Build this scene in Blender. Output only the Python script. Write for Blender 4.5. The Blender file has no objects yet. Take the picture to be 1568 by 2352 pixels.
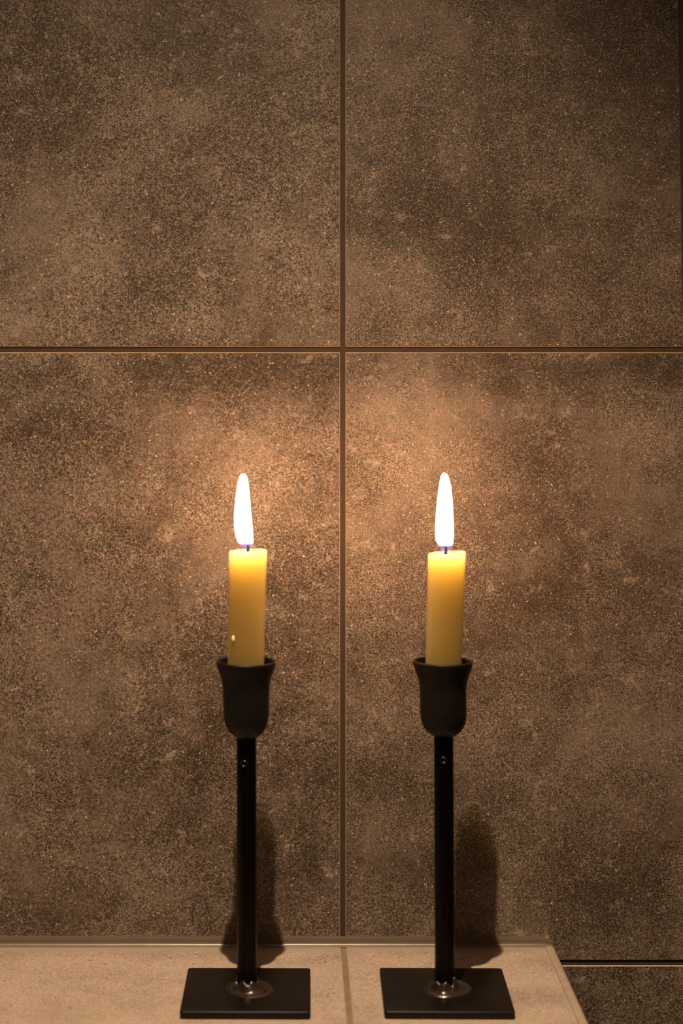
import bpy, bmesh, math, random
from mathutils import Vector, Matrix, noise

# ---------------------------------------------------------------- camera, world, lights, exposure
F = 4100.0                 # focal length in pixels of the 1568x2352 frame
PX, PY = 672.0, 840.0      # principal point (level camera, shifted lens)
D = 1.536                  # camera to tiled wall
H = 0.499                  # camera above the ledge

def wx(px, z=D): return (px - PX) / F * z
def wz(py, z=D): return H - (py - PY) / F * z

scene = bpy.context.scene
col = scene.collection
cam_data = bpy.data.cameras.new('camera')
cam = bpy.data.objects.new('camera', cam_data); col.objects.link(cam)
cam.location = (0, -D, H)
cam.rotation_euler = (math.pi / 2, 0, 0)
cam_data.sensor_fit = 'HORIZONTAL'
cam_data.sensor_width = 24.0
cam_data.lens = 24.0 * F / 1568.0
cam_data.shift_x = (784 - PX) / 1568.0
cam_data.shift_y = -(1176 - PY) / 1568.0
cam_data.clip_start = 0.05
cam_data.dof.use_dof = True
cam_data.dof.focus_distance = 1.525
cam_data.dof.aperture_fstop = 3.8
scene.camera = cam

scene.view_settings.view_transform = 'Standard'
scene.view_settings.look = 'None'
scene.view_settings.gamma = 1
scene.view_settings.use_curve_mapping = False
scene.view_settings.exposure = 0.0

world = bpy.data.worlds.new('room_light'); scene.world = world
world.use_nodes = True
bg = world.node_tree.nodes['Background']
bg.inputs['Color'].default_value = (1.0, 0.66, 0.40, 1)
bg.inputs['Strength'].default_value = 0.024

LAMP = (-0.05, -0.71, 1.62)          # ceiling downlight, located from the cast shadows
ld = bpy.data.lights.new('ceiling_downlight', 'SPOT')
ld.energy = 212.0
ld.color = (1.0, 0.685, 0.44)
ld.shadow_soft_size = 0.010
ld.spot_size = math.radians(89)
ld.spot_blend = 1.0
lo = bpy.data.objects.new('ceiling_downlight', ld); col.objects.link(lo)
lo.location = LAMP
lo.rotation_euler = (Vector((-0.05, -0.58, 0.0)) - Vector(LAMP)).to_track_quat('-Z', 'Y').to_euler()

scene.cycles.volume_bounces = 24
scene.cycles.max_bounces = 28
scene.cycles.transparent_max_bounces = 16
WAX_S = 85.0              # wax scattering and absorption, per metre
WAX_A = (10.5, 18.5, 95.0)
FLAME = 72.0               # strength of the flames' glow

# ---------------------------------------------------------------- helpers
def link(name, bm, mats, parent=None, smooth=True, sharp=None):
    me = bpy.data.meshes.new(name)
    bmesh.ops.recalc_face_normals(bm, faces=bm.faces)
    bm.to_mesh(me); bm.free()
    o = bpy.data.objects.new(name, me); col.objects.link(o)
    for m in (mats if isinstance(mats, (list, tuple)) else [mats]): me.materials.append(m)
    for p in me.polygons: p.use_smooth = smooth
    if sharp is not None: me.set_sharp_from_angle(angle=math.radians(sharp))
    if parent is not None: o.parent = parent
    return o

def thing(name, label, cat, loc, group=None, rotz=0):
    o = bpy.data.objects.new(name, None); col.objects.link(o)
    o.empty_display_size = 0.02
    o.location = loc; o.rotation_euler = (0, 0, rotz)
    o['label'] = label; o['category'] = cat
    if group: o['group'] = group
    return o

def lathe(bm, prof, n=64, wobble=None):
    """prof: list of (r, z); r == 0 closes with a pole point."""
    rings = []
    for r, z in prof:
        if r <= 1e-9:
            rings.append([bm.verts.new((0, 0, z))])
        else:
            ring = []
            for i in range(n):
                a = 2 * math.pi * i / n
                rr, zz = (r, z) if wobble is None else wobble(r, z, a)
                ring.append(bm.verts.new((rr * math.cos(a), rr * math.sin(a), zz)))
            rings.append(ring)
    for a, b in zip(rings[:-1], rings[1:]):
        if len(a) == 1 and len(b) == 1: continue
        for i in range(n):
            j = (i + 1) % n
            if len(a) == 1: bm.faces.new((a[0], b[j], b[i]))
            elif len(b) == 1: bm.faces.new((a[i], a[j], b[0]))
            else: bm.faces.new((a[i], a[j], b[j], b[i]))
    return rings

def smooth_profile(pts, steps=6):
    """Catmull-Rom through (r, z) points."""
    out = []
    P = [pts[0]] + list(pts) + [pts[-1]]
    for i in range(1, len(P) - 2):
        p0, p1, p2, p3 = P[i-1], P[i], P[i+1], P[i+2]
        for s in range(steps):
            t = s / steps
            out.append(tuple(0.5 * ((2*p1[k]) + (-p0[k]+p2[k])*t + (2*p0[k]-5*p1[k]+4*p2[k]-p3[k])*t*t
                                    + (-p0[k]+3*p1[k]-3*p2[k]+p3[k])*t**3) for k in (0, 1)))
    out.append(pts[-1])
    return out

def new_mat(name):
    m = bpy.data.materials.new(name); m.use_nodes = True
    nt = m.node_tree
    return m, nt, nt.nodes['Principled BSDF'], nt.nodes['Material Output']

class N:
    """terse node building"""
    def __init__(s, nt): s.nt = nt
    def node(s, t, **kw):
        n = s.nt.nodes.new(t)
        for k, v in kw.items(): setattr(n, k, v)
        return n
    def put(s, sock, v):
        if isinstance(v, bpy.types.NodeSocket): s.nt.links.new(v, sock)
        else: sock.default_value = v
    def math(s, op, a, b=0.0, c=0.0, clamp=False):
        n = s.node('ShaderNodeMath', operation=op); n.use_clamp = clamp
        s.put(n.inputs[0], a); s.put(n.inputs[1], b); s.put(n.inputs[2], c)
        return n.outputs[0]
    def noise(s, vec, scale, detail=2.0, rough=0.5, dist=0.0, lac=2.0):
        n = s.node('ShaderNodeTexNoise')
        s.put(n.inputs['Vector'], vec)
        n.inputs['Scale'].default_value = scale; n.inputs['Detail'].default_value = detail
        n.inputs['Roughness'].default_value = rough; n.inputs['Distortion'].default_value = dist
        n.inputs['Lacunarity'].default_value = lac
        return n.outputs['Fac']
    def ramp(s, fac, lo, hi, a=0.0, b=1.0, smooth=True):
        n = s.node('ShaderNodeMapRange')
        n.interpolation_type = 'SMOOTHSTEP' if smooth else 'LINEAR'
        s.put(n.inputs[0], fac)
        for i, v in zip((1, 2, 3, 4), (lo, hi, a, b)): s.put(n.inputs[i], v)
        return n.outputs[0]
    def mix(s, fac, a, b, mode='MIX'):
        n = s.node('ShaderNodeMix', data_type='RGBA', blend_type=mode)
        s.put(n.inputs[0], fac); s.put(n.inputs[6], a); s.put(n.inputs[7], b)
        return n.outputs[2]
    def vmath(s, op, a, b):
        n = s.node('ShaderNodeVectorMath', operation=op)
        s.put(n.inputs[0], a); s.put(n.inputs[1], b)
        return n.outputs[0]

# ---------------------------------------------------------------- materials
def tile_material():
    m, nt, bs, out = new_mat('stone_look_tile'); n = N(nt)
    co = n.node('ShaderNodeTexCoord').outputs['Object']
    tid = n.node('ShaderNodeAttribute', attribute_name='tile_offset').outputs['Vector']
    v = n.vmath('ADD', co, tid)
    # tile clouding plus painted-in light: wall dimmed, ledge brightened, broken up by noise
    cloud_light_at = n.node('ShaderNodeAttribute', attribute_name='tile_cloud_light').outputs['Fac']
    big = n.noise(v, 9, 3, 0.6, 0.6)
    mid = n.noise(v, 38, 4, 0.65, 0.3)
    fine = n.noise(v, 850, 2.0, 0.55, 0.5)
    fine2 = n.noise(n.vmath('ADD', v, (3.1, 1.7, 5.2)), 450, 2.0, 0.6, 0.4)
    cloud_light = n.math('ADD', n.math('MULTIPLY_ADD', n.math('SUBTRACT', big, 0.5), 0.75, cloud_light_at),
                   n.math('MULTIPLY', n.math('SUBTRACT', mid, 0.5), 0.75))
    cloud_light = n.ramp(cloud_light, -0.55, 0.55, 0.0, 1.0, False)
    g = n.ramp(fine, 0.38, 0.62, 0.0, 1.0)
    g2 = n.ramp(fine2, 0.34, 0.68, 0.0, 1.0)
    worm = n.noise(n.vmath('ADD', v, (8.1, 2.7, 3.3)), 430, 1.0, 0.5, 1.0)
    worm = n.ramp(n.math('ABSOLUTE', n.math('SUBTRACT', worm, 0.5)), 0.0, 0.075, 1.0, 0.0)
    grain = n.math('ADD', n.math('ADD', n.math('MULTIPLY', g, 0.50), n.math('MULTIPLY', g2, 0.22)), n.math('MULTIPLY', worm, 0.34))
    # where the grain is strong and where the glaze is smooth
    gmask = n.ramp(n.noise(n.vmath('ADD', v, (7.7, 0.3, 2.2)), 14, 3, 0.6, 0.5), 0.32, 0.66, 0.40, 1.0)
    val = n.math('MULTIPLY_ADD', n.math('MULTIPLY', n.math('SUBTRACT', grain, 0.5), gmask), 1.3, cloud_light)
    dark = (0.032, 0.0215, 0.0125, 1); light = (0.37, 0.312, 0.262, 1)
    c = n.mix(n.ramp(val, -0.10, 1.15, 0, 1, False), dark, light)
    # small pale scuffs
    scuff = n.ramp(n.math('MULTIPLY_ADD', n.math('SUBTRACT', fine2, 0.5), 0.22, n.noise(n.vmath('ADD', v, (4.9, 5.1, 0.7)), 58, 4, 0.62, 0.4)), 0.60, 0.74)
    c = n.mix(n.math('MULTIPLY', scuff, 0.55), c, (0.34, 0.285, 0.25, 1))
    # pinkish / olive tint drift
    tint = n.ramp(n.noise(n.vmath('ADD', v, (1.3, 9.1, 4.4)), 60, 3, 0.6), 0.38, 0.62)
    c = n.mix(tint, n.mix(1.0, c, (0.98, 1.0, 0.94, 1), 'MULTIPLY'), n.mix(1.0, c, (1.02, 0.975, 0.985, 1), 'MULTIPLY'))
    # pale specks
    vor = n.node('ShaderNodeTexVoronoi'); nt.links.new(n.vmath('ADD', v, n.node('ShaderNodeCombineXYZ').outputs[0]), vor.inputs['Vector'])
    vor.inputs['Scale'].default_value = 300
    sep = n.node('ShaderNodeSeparateColor'); nt.links.new(vor.outputs['Color'], sep.inputs[0])
    pick = n.math('GREATER_THAN', sep.outputs[0], 0.95)
    sz = n.math('MULTIPLY_ADD', sep.outputs[1], 0.24, 0.06)
    d = n.math('ADD', vor.outputs['Distance'], n.math('MULTIPLY', n.math('SUBTRACT', fine, 0.5), 1.3))
    speck = n.math('MULTIPLY', pick, n.math('LESS_THAN', d, sz))
    spc = n.mix(sep.outputs[2], (0.58, 0.46, 0.27, 1), (0.60, 0.50, 0.43, 1))
    c = n.mix(n.math('MULTIPLY', speck, 0.6), c, spc)
    fine_speck = n.ramp(n.noise(n.vmath('ADD', v, (2.9, 6.6, 1.1)), 560, 1.0, 0.5, 0.8), 0.665, 0.74)  # irregular pale specks of the tile's own colour
    c = n.mix(n.math('MULTIPLY', fine_speck, 0.75), c, spc)
    # a few dark pits
    pit = n.math('MULTIPLY', n.math('LESS_THAN', sep.outputs[0], 0.012), n.math('LESS_THAN', d, 0.42))
    c = n.mix(n.math('MULTIPLY', pit, 0.6), c, (0.06, 0.042, 0.026, 1))
    # smooth grey film of sealant where it was wiped over the tile along the joint
    film = n.node('ShaderNodeAttribute', attribute_name='tile_film').outputs['Fac']
    c = n.mix(film, c, (0.25, 0.215, 0.18, 1))
    nt.links.new(c, bs.inputs['Base Color'])
    bs.inputs['Roughness'].default_value = 0.48
    bs.inputs['Specular IOR Level'].default_value = 0.45
    b = n.node('ShaderNodeBump')
    b.inputs['Strength'].default_value = 0.4; b.inputs['Distance'].default_value = 0.00025
    nt.links.new(grain, b.inputs['Height'])
    nt.links.new(b.outputs['Normal'], bs.inputs['Normal'])
    return m

def plain(name, colr, rough=0.6, metal=0.0, bump=None, spec=0.5, mott=0.0):
    m, nt, bs, out = new_mat(name); n = N(nt)
    co = n.node('ShaderNodeTexCoord').outputs['Object']
    bs.inputs['Roughness'].default_value = rough
    bs.inputs['Metallic'].default_value = metal
    bs.inputs['Specular IOR Level'].default_value = spec
    f = n.noise(co, 60, 4, 0.6)
    c = n.mix(n.ramp(f, 0.3, 0.7), tuple(k * (1 - mott) for k in colr) + (1,), tuple(k * (1 + mott) for k in colr) + (1,))
    nt.links.new(c, bs.inputs['Base Color'])
    if bump:
        b = n.node('ShaderNodeBump'); b.inputs['Strength'].default_value = bump[1]; b.inputs['Distance'].default_value = 0.0005
        nt.links.new(n.noise(co, bump[0], 3), b.inputs['Height']); nt.links.new(b.outputs['Normal'], bs.inputs['Normal'])
    return m

M_TILE = tile_material()
M_EDGE = plain('cut_tile_edge', (0.32, 0.24, 0.16), 0.55, mott=0.1)
M_GROUT_LEDGE = plain('light_brown_grout', (0.15, 0.108, 0.075), 0.8, bump=(700, 0.5), mott=0.12)
M_GROUT = plain('brown_grout', (0.036, 0.0215, 0.0105), 0.85, bump=(700, 0.5), mott=0.12)
M_SEAL = plain('silicone_sealant', (0.125, 0.10, 0.076), 0.30, mott=0.06, bump=(90, 0.25))
M_TRIM = plain('edge_profile', (0.27, 0.225, 0.18), 0.5, mott=0.08)
M_IRON = plain('black_painted_iron', (0.0035, 0.002, 0.0012), 0.38, 0.0, bump=(260, 0.10), spec=0.25, mott=0.25)
M_STEM = plain('black_iron_rod', (0.0018, 0.0009, 0.0006), 0.33, 0.0, bump=(260, 0.10), spec=0.14)
M_CUP = plain('blackened_iron_cup', (0.005, 0.0032, 0.002), 0.5, 0.0, bump=(180, 0.20), spec=0.3, mott=0.25)
M_WELD = plain('glossy_painted_weld', (0.022, 0.016, 0.012), 0.28, 0.25, bump=(400, 0.4), mott=0.3)
M_SCREW = plain('painted_screw', (0.006, 0.004, 0.003), 0.22, spec=0.45)
M_WICK = plain('charred_wick', (0.003, 0.0016, 0.0025), 0.9, spec=0.0)
M_FLOOR = plain('dark_floor', (0.10, 0.085, 0.07), 0.6, mott=0.15)

def wax_material():
    m, nt, bs, out = new_mat('beeswax'); n = N(nt)
    # translucent wax: a glossy skin over a scattering, blue-absorbing body
    nt.nodes.remove(bs)
    fr = n.node('ShaderNodeFresnel'); fr.inputs['IOR'].default_value = 1.40
    gl = n.node('ShaderNodeBsdfGlossy'); gl.inputs['Roughness'].default_value = 0.38
    tr = n.node('ShaderNodeBsdfTransparent')
    mx = n.node('ShaderNodeMixShader')
    nt.links.new(n.math('MULTIPLY', fr.outputs[0], 0.7), mx.inputs[0])
    nt.links.new(tr.outputs[0], mx.inputs[1]); nt.links.new(gl.outputs[0], mx.inputs[2])
    nt.links.new(mx.outputs[0], out.inputs['Surface'])
    vs = n.node('ShaderNodeVolumeScatter'); vs.inputs['Color'].default_value = (1, 1, 1, 1); vs.inputs['Density'].default_value = WAX_S
    va = n.node('ShaderNodeVolumeAbsorption')
    k = max(WAX_A); va.inputs['Density'].default_value = k
    va.inputs['Color'].default_value = tuple(1 - a/k for a in WAX_A) + (1,)
    ad = n.node('ShaderNodeAddShader'); nt.links.new(vs.outputs[0], ad.inputs[0]); nt.links.new(va.outputs[0], ad.inputs[1])
    nt.links.new(ad.outputs[0], out.inputs['Volume'])
    return m

def flame_material():
    m, nt, bs, out = new_mat('candle_flame'); n = N(nt)
    nt.nodes.remove(bs)
    h = n.node('ShaderNodeAttribute', attribute_name='flame_height').outputs['Fac']
    warm = n.ramp(h, 0.06, 0.21)
    c = n.mix(warm, (0.40, 0.42, 1.0, 1), (1.0, 0.485, 0.22, 1))
    st = n.math('MULTIPLY', n.math('ADD', n.math('MULTIPLY', n.math('POWER', warm, 2.0), FLAME), 0.15),
                n.ramp(h, 0.96, 1.0, 1.0, 0.25))
    em = n.node('ShaderNodeEmission'); nt.links.new(c, em.inputs[0]); nt.links.new(st, em.inputs[1])
    tr = n.node('ShaderNodeBsdfTransparent')
    ad = n.node('ShaderNodeAddShader'); nt.links.new(em.outputs[0], ad.inputs[0]); nt.links.new(tr.outputs[0], ad.inputs[1])
    nt.links.new(ad.outputs[0], out.inputs['Surface'])
    return m
M_WAX = wax_material()
M_FLAME = flame_material()
M_DRIP = plain('hardened_wax_drip', (0.80, 0.72, 0.45), 0.4)

# ---------------------------------------------------------------- tiled surfaces
JOINT = 0.0045
RECESS = 0.0011
BEV = 0.0006

def add_tile(bm, lay_off, lay_cl, lay_fm, corners, place, cell=0.022, seed=0, cloud_light=None, film=None, depth=0.008):
    """corners: four (u, v) in the surface plane, counter-clockwise; place(u, v, h) -> 3-D."""
    (a, b, c, d) = [Vector(p) for p in corners]
    rnd = random.Random(seed); off = Vector([rnd.uniform(-20, 20) for _ in range(3)])
    nu = max(2, int((b - a).length / cell)); nv = max(2, int((d - a).length / cell))
    # inset frame for the bevel
    cen = (a + b + c + d) / 4
    def ins(p, k): return Vector((p.x + (k if p.x < cen.x else -k), p.y + (k if p.y < cen.y else -k)))
    ia, ib, ic, idd = [ins(p, BEV) for p in (a, b, c, d)]
    def bil(A, B, C, Dd, s, t): return (A*(1-s)+B*s)*(1-t) + (Dd*(1-s)+C*s)*t
    grid = [[None]*(nu+1) for _ in range(nv+1)]
    def mk(u, v, h):
        vt = bm.verts.new(place(u, v, h))
        vt[lay_off] = off
        vt[lay_cl] = cloud_light(u, v) if cloud_light else 0.0
        vt[lay_fm] = film(u, v) if film else 0.0
        return vt
    for j in range(nv+1):
        for i in range(nu+1):
            p = bil(ia, ib, ic, idd, i/nu, j/nv)
            grid[j][i] = mk(p.x, p.y, 0.0)
    for j in range(nv):
        for i in range(nu):
            f = bm.faces.new((grid[j][i], grid[j][i+1], grid[j+1][i+1], grid[j+1][i])); f.material_index = 0
    loop = [grid[0][i] for i in range(nu+1)] + [grid[j][nu] for j in range(1, nv+1)] \
        + [grid[nv][i] for i in range(nu-1, -1, -1)] + [grid[j][0] for j in range(nv-1, 0, -1)]
    par = [(i/nu, 0) for i in range(nu+1)] + [(1, j/nv) for j in range(1, nv+1)] \
        + [(i/nu, 1) for i in range(nu-1, -1, -1)] + [(0, j/nv) for j in range(nv-1, 0, -1)]
    lip, foot = [], []
    for s, t in par:
        p = bil(a, b, c, d, s, t)
        lip.append(mk(p.x, p.y, -BEV)); foot.append(mk(p.x, p.y, -depth))
    L = len(loop)
    for k in range(L):
        q = (k+1) % L
        f = bm.faces.new((loop[k], lip[k], lip[q], loop[q])); f.material_index = 1
        f = bm.faces.new((lip[k], foot[k], foot[q], lip[q])); f.material_index = 1

def box(bm, x0, x1, y0, y1, z0, z1, mi=0):
    vs = [bm.verts.new(p) for p in ((x0,y0,z0),(x1,y0,z0),(x1,y1,z0),(x0,y1,z0),(x0,y0,z1),(x1,y0,z1),(x1,y1,z1),(x0,y1,z1))]
    for idx in ((0,1,2,3),(4,5,6,7),(0,1,5,4),(1,2,6,5),(2,3,7,6),(3,0,4,7)):
        f = bm.faces.new([vs[i] for i in idx]); f.material_index = mi

# tile clouding: soft blotches, mostly of the stone pattern (pixel x, pixel y, rx, ry, amount)
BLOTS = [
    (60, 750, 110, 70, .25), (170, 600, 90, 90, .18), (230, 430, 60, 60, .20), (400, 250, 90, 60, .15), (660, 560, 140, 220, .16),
    (120, 250, 160, 160, -.12), (330, 480, 110, 90, -.12), (300, 90, 300, 80, -.15),  # last blot darkens a band high on the left
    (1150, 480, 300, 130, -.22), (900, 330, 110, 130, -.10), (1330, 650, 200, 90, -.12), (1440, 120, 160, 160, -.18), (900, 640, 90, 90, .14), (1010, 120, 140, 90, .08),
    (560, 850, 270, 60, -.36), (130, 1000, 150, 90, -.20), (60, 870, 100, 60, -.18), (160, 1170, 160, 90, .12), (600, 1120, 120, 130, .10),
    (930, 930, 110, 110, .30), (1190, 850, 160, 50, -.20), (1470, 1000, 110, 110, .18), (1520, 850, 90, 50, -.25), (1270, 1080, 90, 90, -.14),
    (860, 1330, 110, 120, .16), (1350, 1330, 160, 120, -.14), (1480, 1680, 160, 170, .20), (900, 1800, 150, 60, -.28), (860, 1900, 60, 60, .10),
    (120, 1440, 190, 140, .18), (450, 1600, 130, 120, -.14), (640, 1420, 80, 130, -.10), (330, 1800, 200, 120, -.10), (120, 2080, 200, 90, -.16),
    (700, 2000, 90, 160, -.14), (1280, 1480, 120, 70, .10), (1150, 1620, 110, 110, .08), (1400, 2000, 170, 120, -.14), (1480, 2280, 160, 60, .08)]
def wall_cloud_dim(x, z):
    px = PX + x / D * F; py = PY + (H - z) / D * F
    s = -0.29  # base tone painted darker, shading the whole wall against the ledge
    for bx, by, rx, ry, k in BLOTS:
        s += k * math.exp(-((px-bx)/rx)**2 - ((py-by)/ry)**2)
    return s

def layers(bm):
    return (bm.verts.layers.float_vector.new('tile_offset'), bm.verts.layers.float.new('tile_cloud_light'),
            bm.verts.layers.float.new('tile_film'))

# back wall: one mesh, tiles standing proud of the recessed grout
bm = bmesh.new(); lays = layers(bm)
XS = [-2*795-10, -795-10, -10, 787, 1577, 1577+790, 1577+1580]
YS = [803-2*1409, 803-1409, 803, 2212, 2212+1409]
hj = 6.2   # half joint in pixels
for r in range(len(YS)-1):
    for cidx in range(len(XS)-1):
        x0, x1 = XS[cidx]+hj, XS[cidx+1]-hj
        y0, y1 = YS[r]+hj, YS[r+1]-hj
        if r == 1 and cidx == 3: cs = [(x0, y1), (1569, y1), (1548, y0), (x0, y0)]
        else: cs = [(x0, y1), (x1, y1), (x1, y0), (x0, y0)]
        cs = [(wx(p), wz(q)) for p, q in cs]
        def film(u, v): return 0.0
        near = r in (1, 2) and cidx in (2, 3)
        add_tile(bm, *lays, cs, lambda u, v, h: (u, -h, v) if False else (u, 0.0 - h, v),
                 cell=0.010 if near else 0.05, seed=11 + r*7 + cidx, cloud_light=wall_cloud_dim)
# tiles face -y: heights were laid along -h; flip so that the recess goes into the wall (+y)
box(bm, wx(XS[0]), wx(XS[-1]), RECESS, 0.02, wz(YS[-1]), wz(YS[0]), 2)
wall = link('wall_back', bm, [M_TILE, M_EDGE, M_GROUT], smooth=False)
wall['kind'] = 'structure'

# floor under the ledge
bm = bmesh.new(); box(bm, -0.95, 1.0, -1.9, 0.02, wz(YS[-1])-0.02, wz(YS[-1]))
fl = link('floor', bm, M_FLOOR, smooth=False); fl['kind'] = 'structure'

# ---------------------------------------------------------------- tiled ledge
LR = 0.2255        # right end of the ledge
LF = -0.30         # front of the ledge
ledge = thing('tiled_ledge', 'grey-brown stone tiled ledge with one grout joint, running along the wall under both candlesticks', 'ledge', (0, 0, 0))
bm = bmesh.new(); lays = layers(bm)
GX = 0.0436
place = lambda u, v, h: (u, v, h)
zf = wz(YS[-1])
for k, (x0, x1) in enumerate(((-0.80, -0.262), (-0.262+JOINT, GX-JOINT/2), (GX+JOINT/2, LR-0.0085))):
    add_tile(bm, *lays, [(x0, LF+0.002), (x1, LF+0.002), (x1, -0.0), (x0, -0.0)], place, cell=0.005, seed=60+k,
             cloud_light=lambda u, v: 0.50 + 0.35*noise.noise(Vector((u*14, v*30, 2.0))),  # paler base tone paints in how the light's angle brightens the ledge
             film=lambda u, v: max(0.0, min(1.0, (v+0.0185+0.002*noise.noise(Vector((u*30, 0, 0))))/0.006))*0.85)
box(bm, -0.80, LR-0.0085, LF+0.004, -0.0005, zf, -RECESS*0.75, 2)
link('tiled_top', bm, [M_TILE, M_EDGE, M_GROUT_LEDGE], ledge, smooth=False)
# tiled front and end faces of the ledge
bm = bmesh.new(); lays = layers(bm)
for k, (x0, x1) in enumerate(((-0.80, -0.262), (-0.262+JOINT, GX-JOINT/2), (GX+JOINT/2, LR-0.0085))):
    for z0, z1 in ((-0.012-0.29, -0.012), (zf+0.004, -0.012-0.29-JOINT)):
        add_tile(bm, *lays, [(x0, z0), (x1, z0), (x1, z1), (x0, z1)], lambda u, v, h: (u, LF+0.002-h, v), cell=0.06, seed=80+k+int(z0*-50), depth=0.0018)
for z0, z1 in ((-0.012-0.29, -0.012), (zf+0.004, -0.012-0.29-JOINT)):
    add_tile(bm, *lays, [(LF+0.006, z0), (-0.002, z0), (-0.002, z1), (LF+0.006, z1)], lambda u, v, h: (LR-0.0085+0.0019+h, u, v), cell=0.06, seed=95+int(z0*-50), depth=0.0018)
link('tiled_front', bm, [M_TILE, M_EDGE], ledge, smooth=False)
# rounded edge profile on the right end and front
bm = bmesh.new()
prof = [(0.0, 0.0002)]
for i in range(9):
    a = math.pi/2 - i/8*math.pi/2
    prof.append((0.004 + 0.0045*math.cos(a), 0.0002 - 0.0045 + 0.0045*math.sin(a)))
prof += [(0.0085, -0.012), (0.0, -0.012)]
A = [bm.verts.new((LR-0.0085+p, -0.0, q)) for p, q in prof]
B = [bm.verts.new((LR-0.0085+p, LF, q)) for p, q in prof]
for i in range(len(prof)):
    j = (i+1) % len(prof); bm.faces.new((A[i], A[j], B[j], B[i]))
bm.faces.new(A); bm.faces.new(B[::-1])
link('edge_trim', bm, M_TRIM, ledge, sharp=40)

# sealant bead in the corner between wall and ledge
bm = bmesh.new()
rows = []
xe = LR - 0.002
nseg = 160
for i in range(nseg+1):
    x = -0.80 + (xe + 0.80) * i / nseg
    w = noise.noise(Vector((x*9, 0.3, 0))) * 0.0011 + noise.noise(Vector((x*40, 1.3, 0))) * 0.0004
    hh = 0.0083 + w*0.5; dd = 0.0046 + w*0.6
    if x > xe - 0.012:
        k = 1 - ((x-(xe-0.012))/0.012)**2 * 0.6; hh *= k; dd *= k
    gap = math.exp(-((x-GX+0.0005)/0.003)**2)
    hh -= 0.0008*gap
    ring = []
    for s in range(19):
        t = s/18
        # concave sweep from the wall down onto the ledge
        yy = -dd * (t**5.0) - 0.00005 - 0.0011*min(1, 3*t)*(1-t); zz = hh * ((1-t)**1.25) + 0.00008
        ring.append(bm.verts.new((x, yy, zz)))
    ring.append(bm.verts.new((x, -dd, -0.0016))); ring.append(bm.verts.new((x, 0.0006, -0.0016))); ring.append(bm.verts.new((x, 0.0006, hh)))
    rows.append(ring)
K = len(rows[0])
for a, b in zip(rows[:-1], rows[1:]):
    for k in range(K):
        q = (k+1) % K; bm.faces.new((a[k], a[q], b[q], b[k]))
bm.faces.new(rows[0]); bm.faces.new(rows[-1][::-1])
tr = link('trim_1', bm, M_SEAL, sharp=50); tr['kind'] = 'structure'

# ---------------------------------------------------------------- candlesticks
ZC = 1.412
S = ZC / F
YC = -(D - ZC)
PT = 0.0058         # plate thickness
def zpix(py): return wz(py, ZC)

def rounded_plate(side=0.100, th=PT, rc=0.0028, be=0.0007):
    bm = bmesh.new()
    def outline(ins):
        pts = []; hs = side/2
        for cx, cy, a0 in ((1,1,0),(-1,1,90),(-1,-1,180),(1,-1,270)):
            for i in range(6):
                a = math.radians(a0 + 90*i/5)
                pts.append((cx*(hs-rc) + (rc-ins)*math.cos(a), cy*(hs-rc) + (rc-ins)*math.sin(a)))
        return pts
    levels = [(be, 0.0), (0, be), (0, th-be), (be*0.3, th-be*0.3), (be, th)]
    rings = [[bm.verts.new((x, y, z)) for x, y in outline(i)] for i, z in levels]
    n = len(rings[0])
    for a, b in zip(rings[:-1], rings[1:]):
        for i in range(n): bm.faces.new((a[i], a[(i+1)%n], b[(i+1)%n], b[i]))
    bm.faces.new(rings[0][::-1]); bm.faces.new(rings[-1])
    return bm

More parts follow.
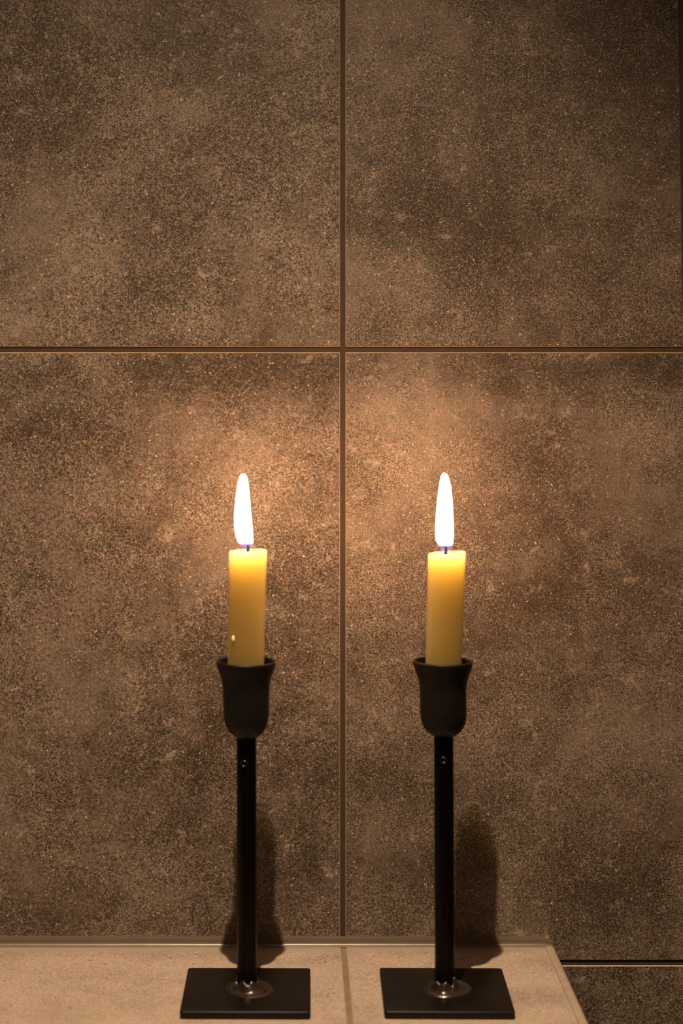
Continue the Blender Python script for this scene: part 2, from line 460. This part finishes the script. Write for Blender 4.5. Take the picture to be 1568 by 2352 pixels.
def candlestick(label, x, seed, cup_prof, cup_lean, pole_top_dx, hole_z, hole_dx, rotz):
    t = thing('candlestick', label, 'candlestick', (x, YC, 0.0002), 'pair of black iron candlesticks on the ledge', rotz)
    link('base_plate', rounded_plate(), M_IRON, t, sharp=60)
    # weld: thin raised lip, shallow trough, lumpy collar hugging the stem
    bm = bmesh.new(); rnd = random.Random(seed); ph = [rnd.uniform(0, 6.28) for _ in range(4)]
    rad = [0.0198, 0.0188, 0.0178, 0.0170, 0.0160, 0.0148, 0.0135, 0.0122, 0.0110, 0.0098, 0.0088, 0.0079, 0.0072]
    hgt = [-0.0004, 0.0006, 0.0014, 0.0014, 0.0004, 0.00012, 0.0003, 0.0016, 0.0034, 0.0052, 0.0064, 0.0072, 0.0076]
    prof = [(r, PT+h) for r, h in zip(rad, hgt)]
    def wob(r, z, a):
        k = max(0, min(1, (r-0.007)/0.012))
        rr = r*(1 + 0.10*k*math.sin(a*1+ph[0]) + 0.07*k*math.sin(2*a+ph[1]))
        q = noise.noise(Vector((math.cos(a)*1.6+seed, math.sin(a)*1.6, r*260)))
        return rr, PT + (z-PT)*(1 + 0.9*q) + (0.0012*q if r < 0.016 else 0)
    lathe(bm, prof, 72, wob)
    link('weld_bead', bm, M_WELD, t)
    # stem
    zt = zpix(1690); r = 0.0078
    bm = bmesh.new()
    lathe(bm, [(0, PT-0.0005), (r*1.03, PT-0.0005), (r*1.02, 0.05), (r, 0.10), (r*0.99, zt-0.002), (r*0.97, zt+0.004), (0, zt+0.004)], 48)
    for v in bm.verts: v.co.x += pole_top_dx * max(0, v.co.z)/zt
    link('stem', bm, M_STEM, t, sharp=50)
    # cup (outer profile, rounded lip, inner wall, inner floor)
    bm = bmesh.new()
    outer = [(hw*S, zpix(y)) for y, hw in cup_prof]
    zr = zpix(1521)
    lip = []
    ro = cup_prof[-1][1]*S
    for i in range(1, 8):
        a = math.pi*i/8
        lip.append((ro - 0.0012 + 0.0012*math.cos(a), zr + 0.0012*math.sin(a)))
    inner = [(ro-0.0026, zr-0.0012), (60*S, zpix(1532)), (54*S, zpix(1545)), (49.5*S, zpix(1562)), (48*S, zpix(1590)), (46*S, zpix(1630)), (40*S, zpix(1650)), (0, zpix(1652))]
    prof = [(0, outer[0][1])] + smooth_profile(outer, 5) + lip + inner
    rg = random.Random(seed+5); p0, p1 = rg.uniform(0, 6), rg.uniform(0, 6)
    def wob2(r_, z_, a):
        k = 1 + 0.008*math.sin(2*a+p0) + 0.006*math.sin(3*a+p1) + 0.006*noise.noise(Vector((a*2, z_*90, seed)))
        return r_*k, z_ + 0.0003*math.sin(a+p1)
    lathe(bm, prof, 80, wob2)
    z0 = outer[0][1]
    for v in bm.verts: v.co.x += pole_top_dx + cup_lean * (v.co.z - z0)/(zr-z0)
    link('cup', bm, M_CUP, t)
    # set screw in the stem: raised ring with a recessed slot head
    bm = bmesh.new()
    lathe(bm, [(0, 0.0001), (0.0014, 0.0001), (0.0017, 0.0006), (0.0020, 0.0010), (0.0024, 0.0010), (0.0028, 0.0005), (0.0030, -0.0012)], 32)
    o = link('set_screw', bm, M_SCREW, t)
    px_ = pole_top_dx*hole_z/zt + hole_dx
    o.location = (px_, -math.sqrt(max(1e-9, r*r-hole_dx**2)) + 0.0002, hole_z)
    o.rotation_euler = (math.pi/2, 0, math.asin(hole_dx/r))
    return t

cupL = [(1693,22),(1691,27),(1684,36),(1675,43),(1662,48.5),(1645,51.5),(1622,52.3),(1595,52.8),(1575,53.8),(1560,56.5),(1548,60.5),(1537,64.5),(1528,67.2),(1521,68)]
cupR = [(1690,22),(1688,28),(1681,38),(1672,45),(1660,50),(1645,52.5),(1622,53.0),(1595,53.2),(1575,54.0),(1560,57),(1548,61),(1536,65),(1527,67.6),(1521,68)]
XL, XR = -0.0360, 0.1205
candlestick('black iron candlestick with flared cup, left of the pair, holding the dripped candle', XL, 3, cupL, -0.0003, -0.0006, zpix(1750), -0.0016, math.radians(-0.5))
candlestick('black iron candlestick with flared cup, right one of the pair, nearer the ledge end', XR, 8, cupR, -0.0006, -0.0012, zpix(1742), -0.0006, math.radians(-0.7))

# ---------------------------------------------------------------- candles
def candle(label, cx_top, cx_bot, y_top, hw_top, hw_bot, seed, flame_rows, wick_px, drip=None, tilt_top=0.0):
    """pixel measures at the candle plane"""
    zb, zt = zpix(1648), zpix(y_top)
    def ax(z):
        t = (z - zpix(1530)) / (zt - zpix(1530))
        return wx(cx_bot + (cx_top-cx_bot)*t, ZC)
    base = thing('candle', label, 'candle', (ax(zb), YC, zb), 'pair of lit beeswax candles')
    bx = ax(zb)
    bm = bmesh.new()
    rt, rb = hw_top*S, hw_bot*S
    L = zt - zb
    prof = [(0, 0), (rb-0.0006, 0), (rb, 0.0006)]
    for i in range(1, 14): prof.append((rb + (rt-rb)*(i/14)**1.5, L*i/14))
    e = 0.0013
    for i in range(6):
        a = math.pi/2*i/5
        prof.append((rt-e+e*math.cos(a), L-e+e*math.sin(a)))
    prof += [(rt*0.82, L-0.0003), (rt*0.65, L-0.0012), (rt*0.40, L-0.0017), (rt*0.15, L-0.0014), (0, L-0.0013)]
    def wob(r, z, a):
        k = noise.noise(Vector((math.cos(a)*0.9+seed, math.sin(a)*0.9, z*18)))
        rim = max(0, (z/L-0.93)/0.07)
        return r*(1+0.012*k), z + rim*(tilt_top*r*math.cos(a)/rt + 0.0005*noise.noise(Vector((math.cos(a)*2, math.sin(a)*2, seed))))
    lathe(bm, prof, 72, wob)
    for v in bm.verts: v.co.x += ax(v.co.z+zb) - bx
    link('wax_body', bm, M_WAX, base)
    # wick
    wxp, wy0, wy1 = wick_px
    bm = bmesh.new()
    z0 = L-0.0022; z1 = zpix(wy0)-zb
    lathe(bm, [(0, z0), (0.0011, z0), (0.0012, (z0+z1)/2), (0.0009, z1-0.0005), (0.0004, z1), (0, z1)], 14)
    for v in bm.verts: v.co.x += wx(wxp, ZC)-bx + 0.0004*math.sin((v.co.z-z0)/(z1-z0)*2.5)
    link('wick', bm, M_WICK, base)
    # flame: stacked elliptical rings
    bm = bmesh.new(); lay = bm.verts.layers.float.new('flame_height')
    n = 32; rings = []
    ys = [r_[0] for r_ in flame_rows]; yb, yt = ys[-1], ys[0]
    # densify
    dense = []
    for (ya, la, ra), (yc, lc, rc) in zip(flame_rows[:-1], flame_rows[1:]):
        for s in range(4):
            t = s/4; dense.append((ya+(yc-ya)*t, la+(lc-la)*t, ra+(rc-ra)*t))
    dense.append(flame_rows[-1])
    for y_, l_, r_ in dense:
        c = wx((l_+r_)/2, ZC)-bx; hw = (r_-l_)/2*S; z = zpix(y_)-zb; ring = []
        for i in range(n):
            a = 2*math.pi*i/n
            v = bm.verts.new((c+hw*math.cos(a), hw*0.92*math.sin(a), z)); v[lay] = (yb-y_)/(yb-yt); ring.append(v)
        rings.append(ring)
    for a, b in zip(rings[:-1], rings[1:]):
        for i in range(n): bm.faces.new((a[i], a[(i+1)%n], b[(i+1)%n], b[i]))
    bm.faces.new(rings[0]); bm.faces.new(rings[-1][::-1])
    f = link('flame', bm, M_FLAME, base)
    f['label'] = 'white-hot teardrop flame with a bluish base'
    if drip:
        dx, dy = drip
        bm = bmesh.new()
        bmesh.ops.create_uvsphere(bm, u_segments=20, v_segments=14, radius=1)
        z = zpix(dy)-zb; cxx = ax(z+zb)-bx; off = wx(dx, ZC)-bx-cxx
        rr = rb*1.01; yy = -math.sqrt(max(0, rr*rr-off*off))
        nrm = Vector((off, yy, 0)).normalized()
        for v in bm.verts:
            p = v.co.copy(); s = 1.0 - 0.35*max(0, p.z)
            tang = Vector((-nrm.y, nrm.x, 0))
            v.co = Vector((cxx+off, yy, z)) + tang*(p.x*0.0016*s) + nrm*(p.y*0.0013) + Vector((0, 0, p.z*0.0030))
        d = link('wax_drip', bm, M_DRIP, base); d['label'] = 'pale hardened wax drip'
    return base

flL = [(1089,556,560.5),(1091,553.5,563.5),(1095,550.5,566),(1105,548,568.5),(1120,545,570.7),(1150,541.5,573.2),(1180,538.6,575.6),(1205,538.6,578),(1225,541,579.6),(1240,545,580.8),(1250,549.5,580.8),(1258,553.5,579.5),(1264,558,577)]
flR = [(1087,1018,1022),(1089,1016,1024.5),(1095,1013,1028),(1110,1010,1032.5),(1120,1008.4,1034.5),(1150,1004.8,1037.7),(1180,1002.2,1039.3),(1210,1000.4,1040.5),(1230,1000.2,1040.8),(1240,1001.5,1040.3),(1250,1006,1038.8),(1259,1010,1037),(1269,1014,1032)]
candle('lit yellow beeswax candle with a pale wax drip on its side, in the left candlestick', 569.5, 564.3, 1264, 43.6, 41.6, 1, flL, (568.5, 1251, 1264), drip=(536.5, 1463), tilt_top=0.0006)
candle('lit yellow beeswax candle without drips, leaning slightly right, in the right candlestick', 1026.0, 1018.0, 1269, 43.2, 41.2, 2, flR, (1023, 1254, 1268), tilt_top=0.0010)
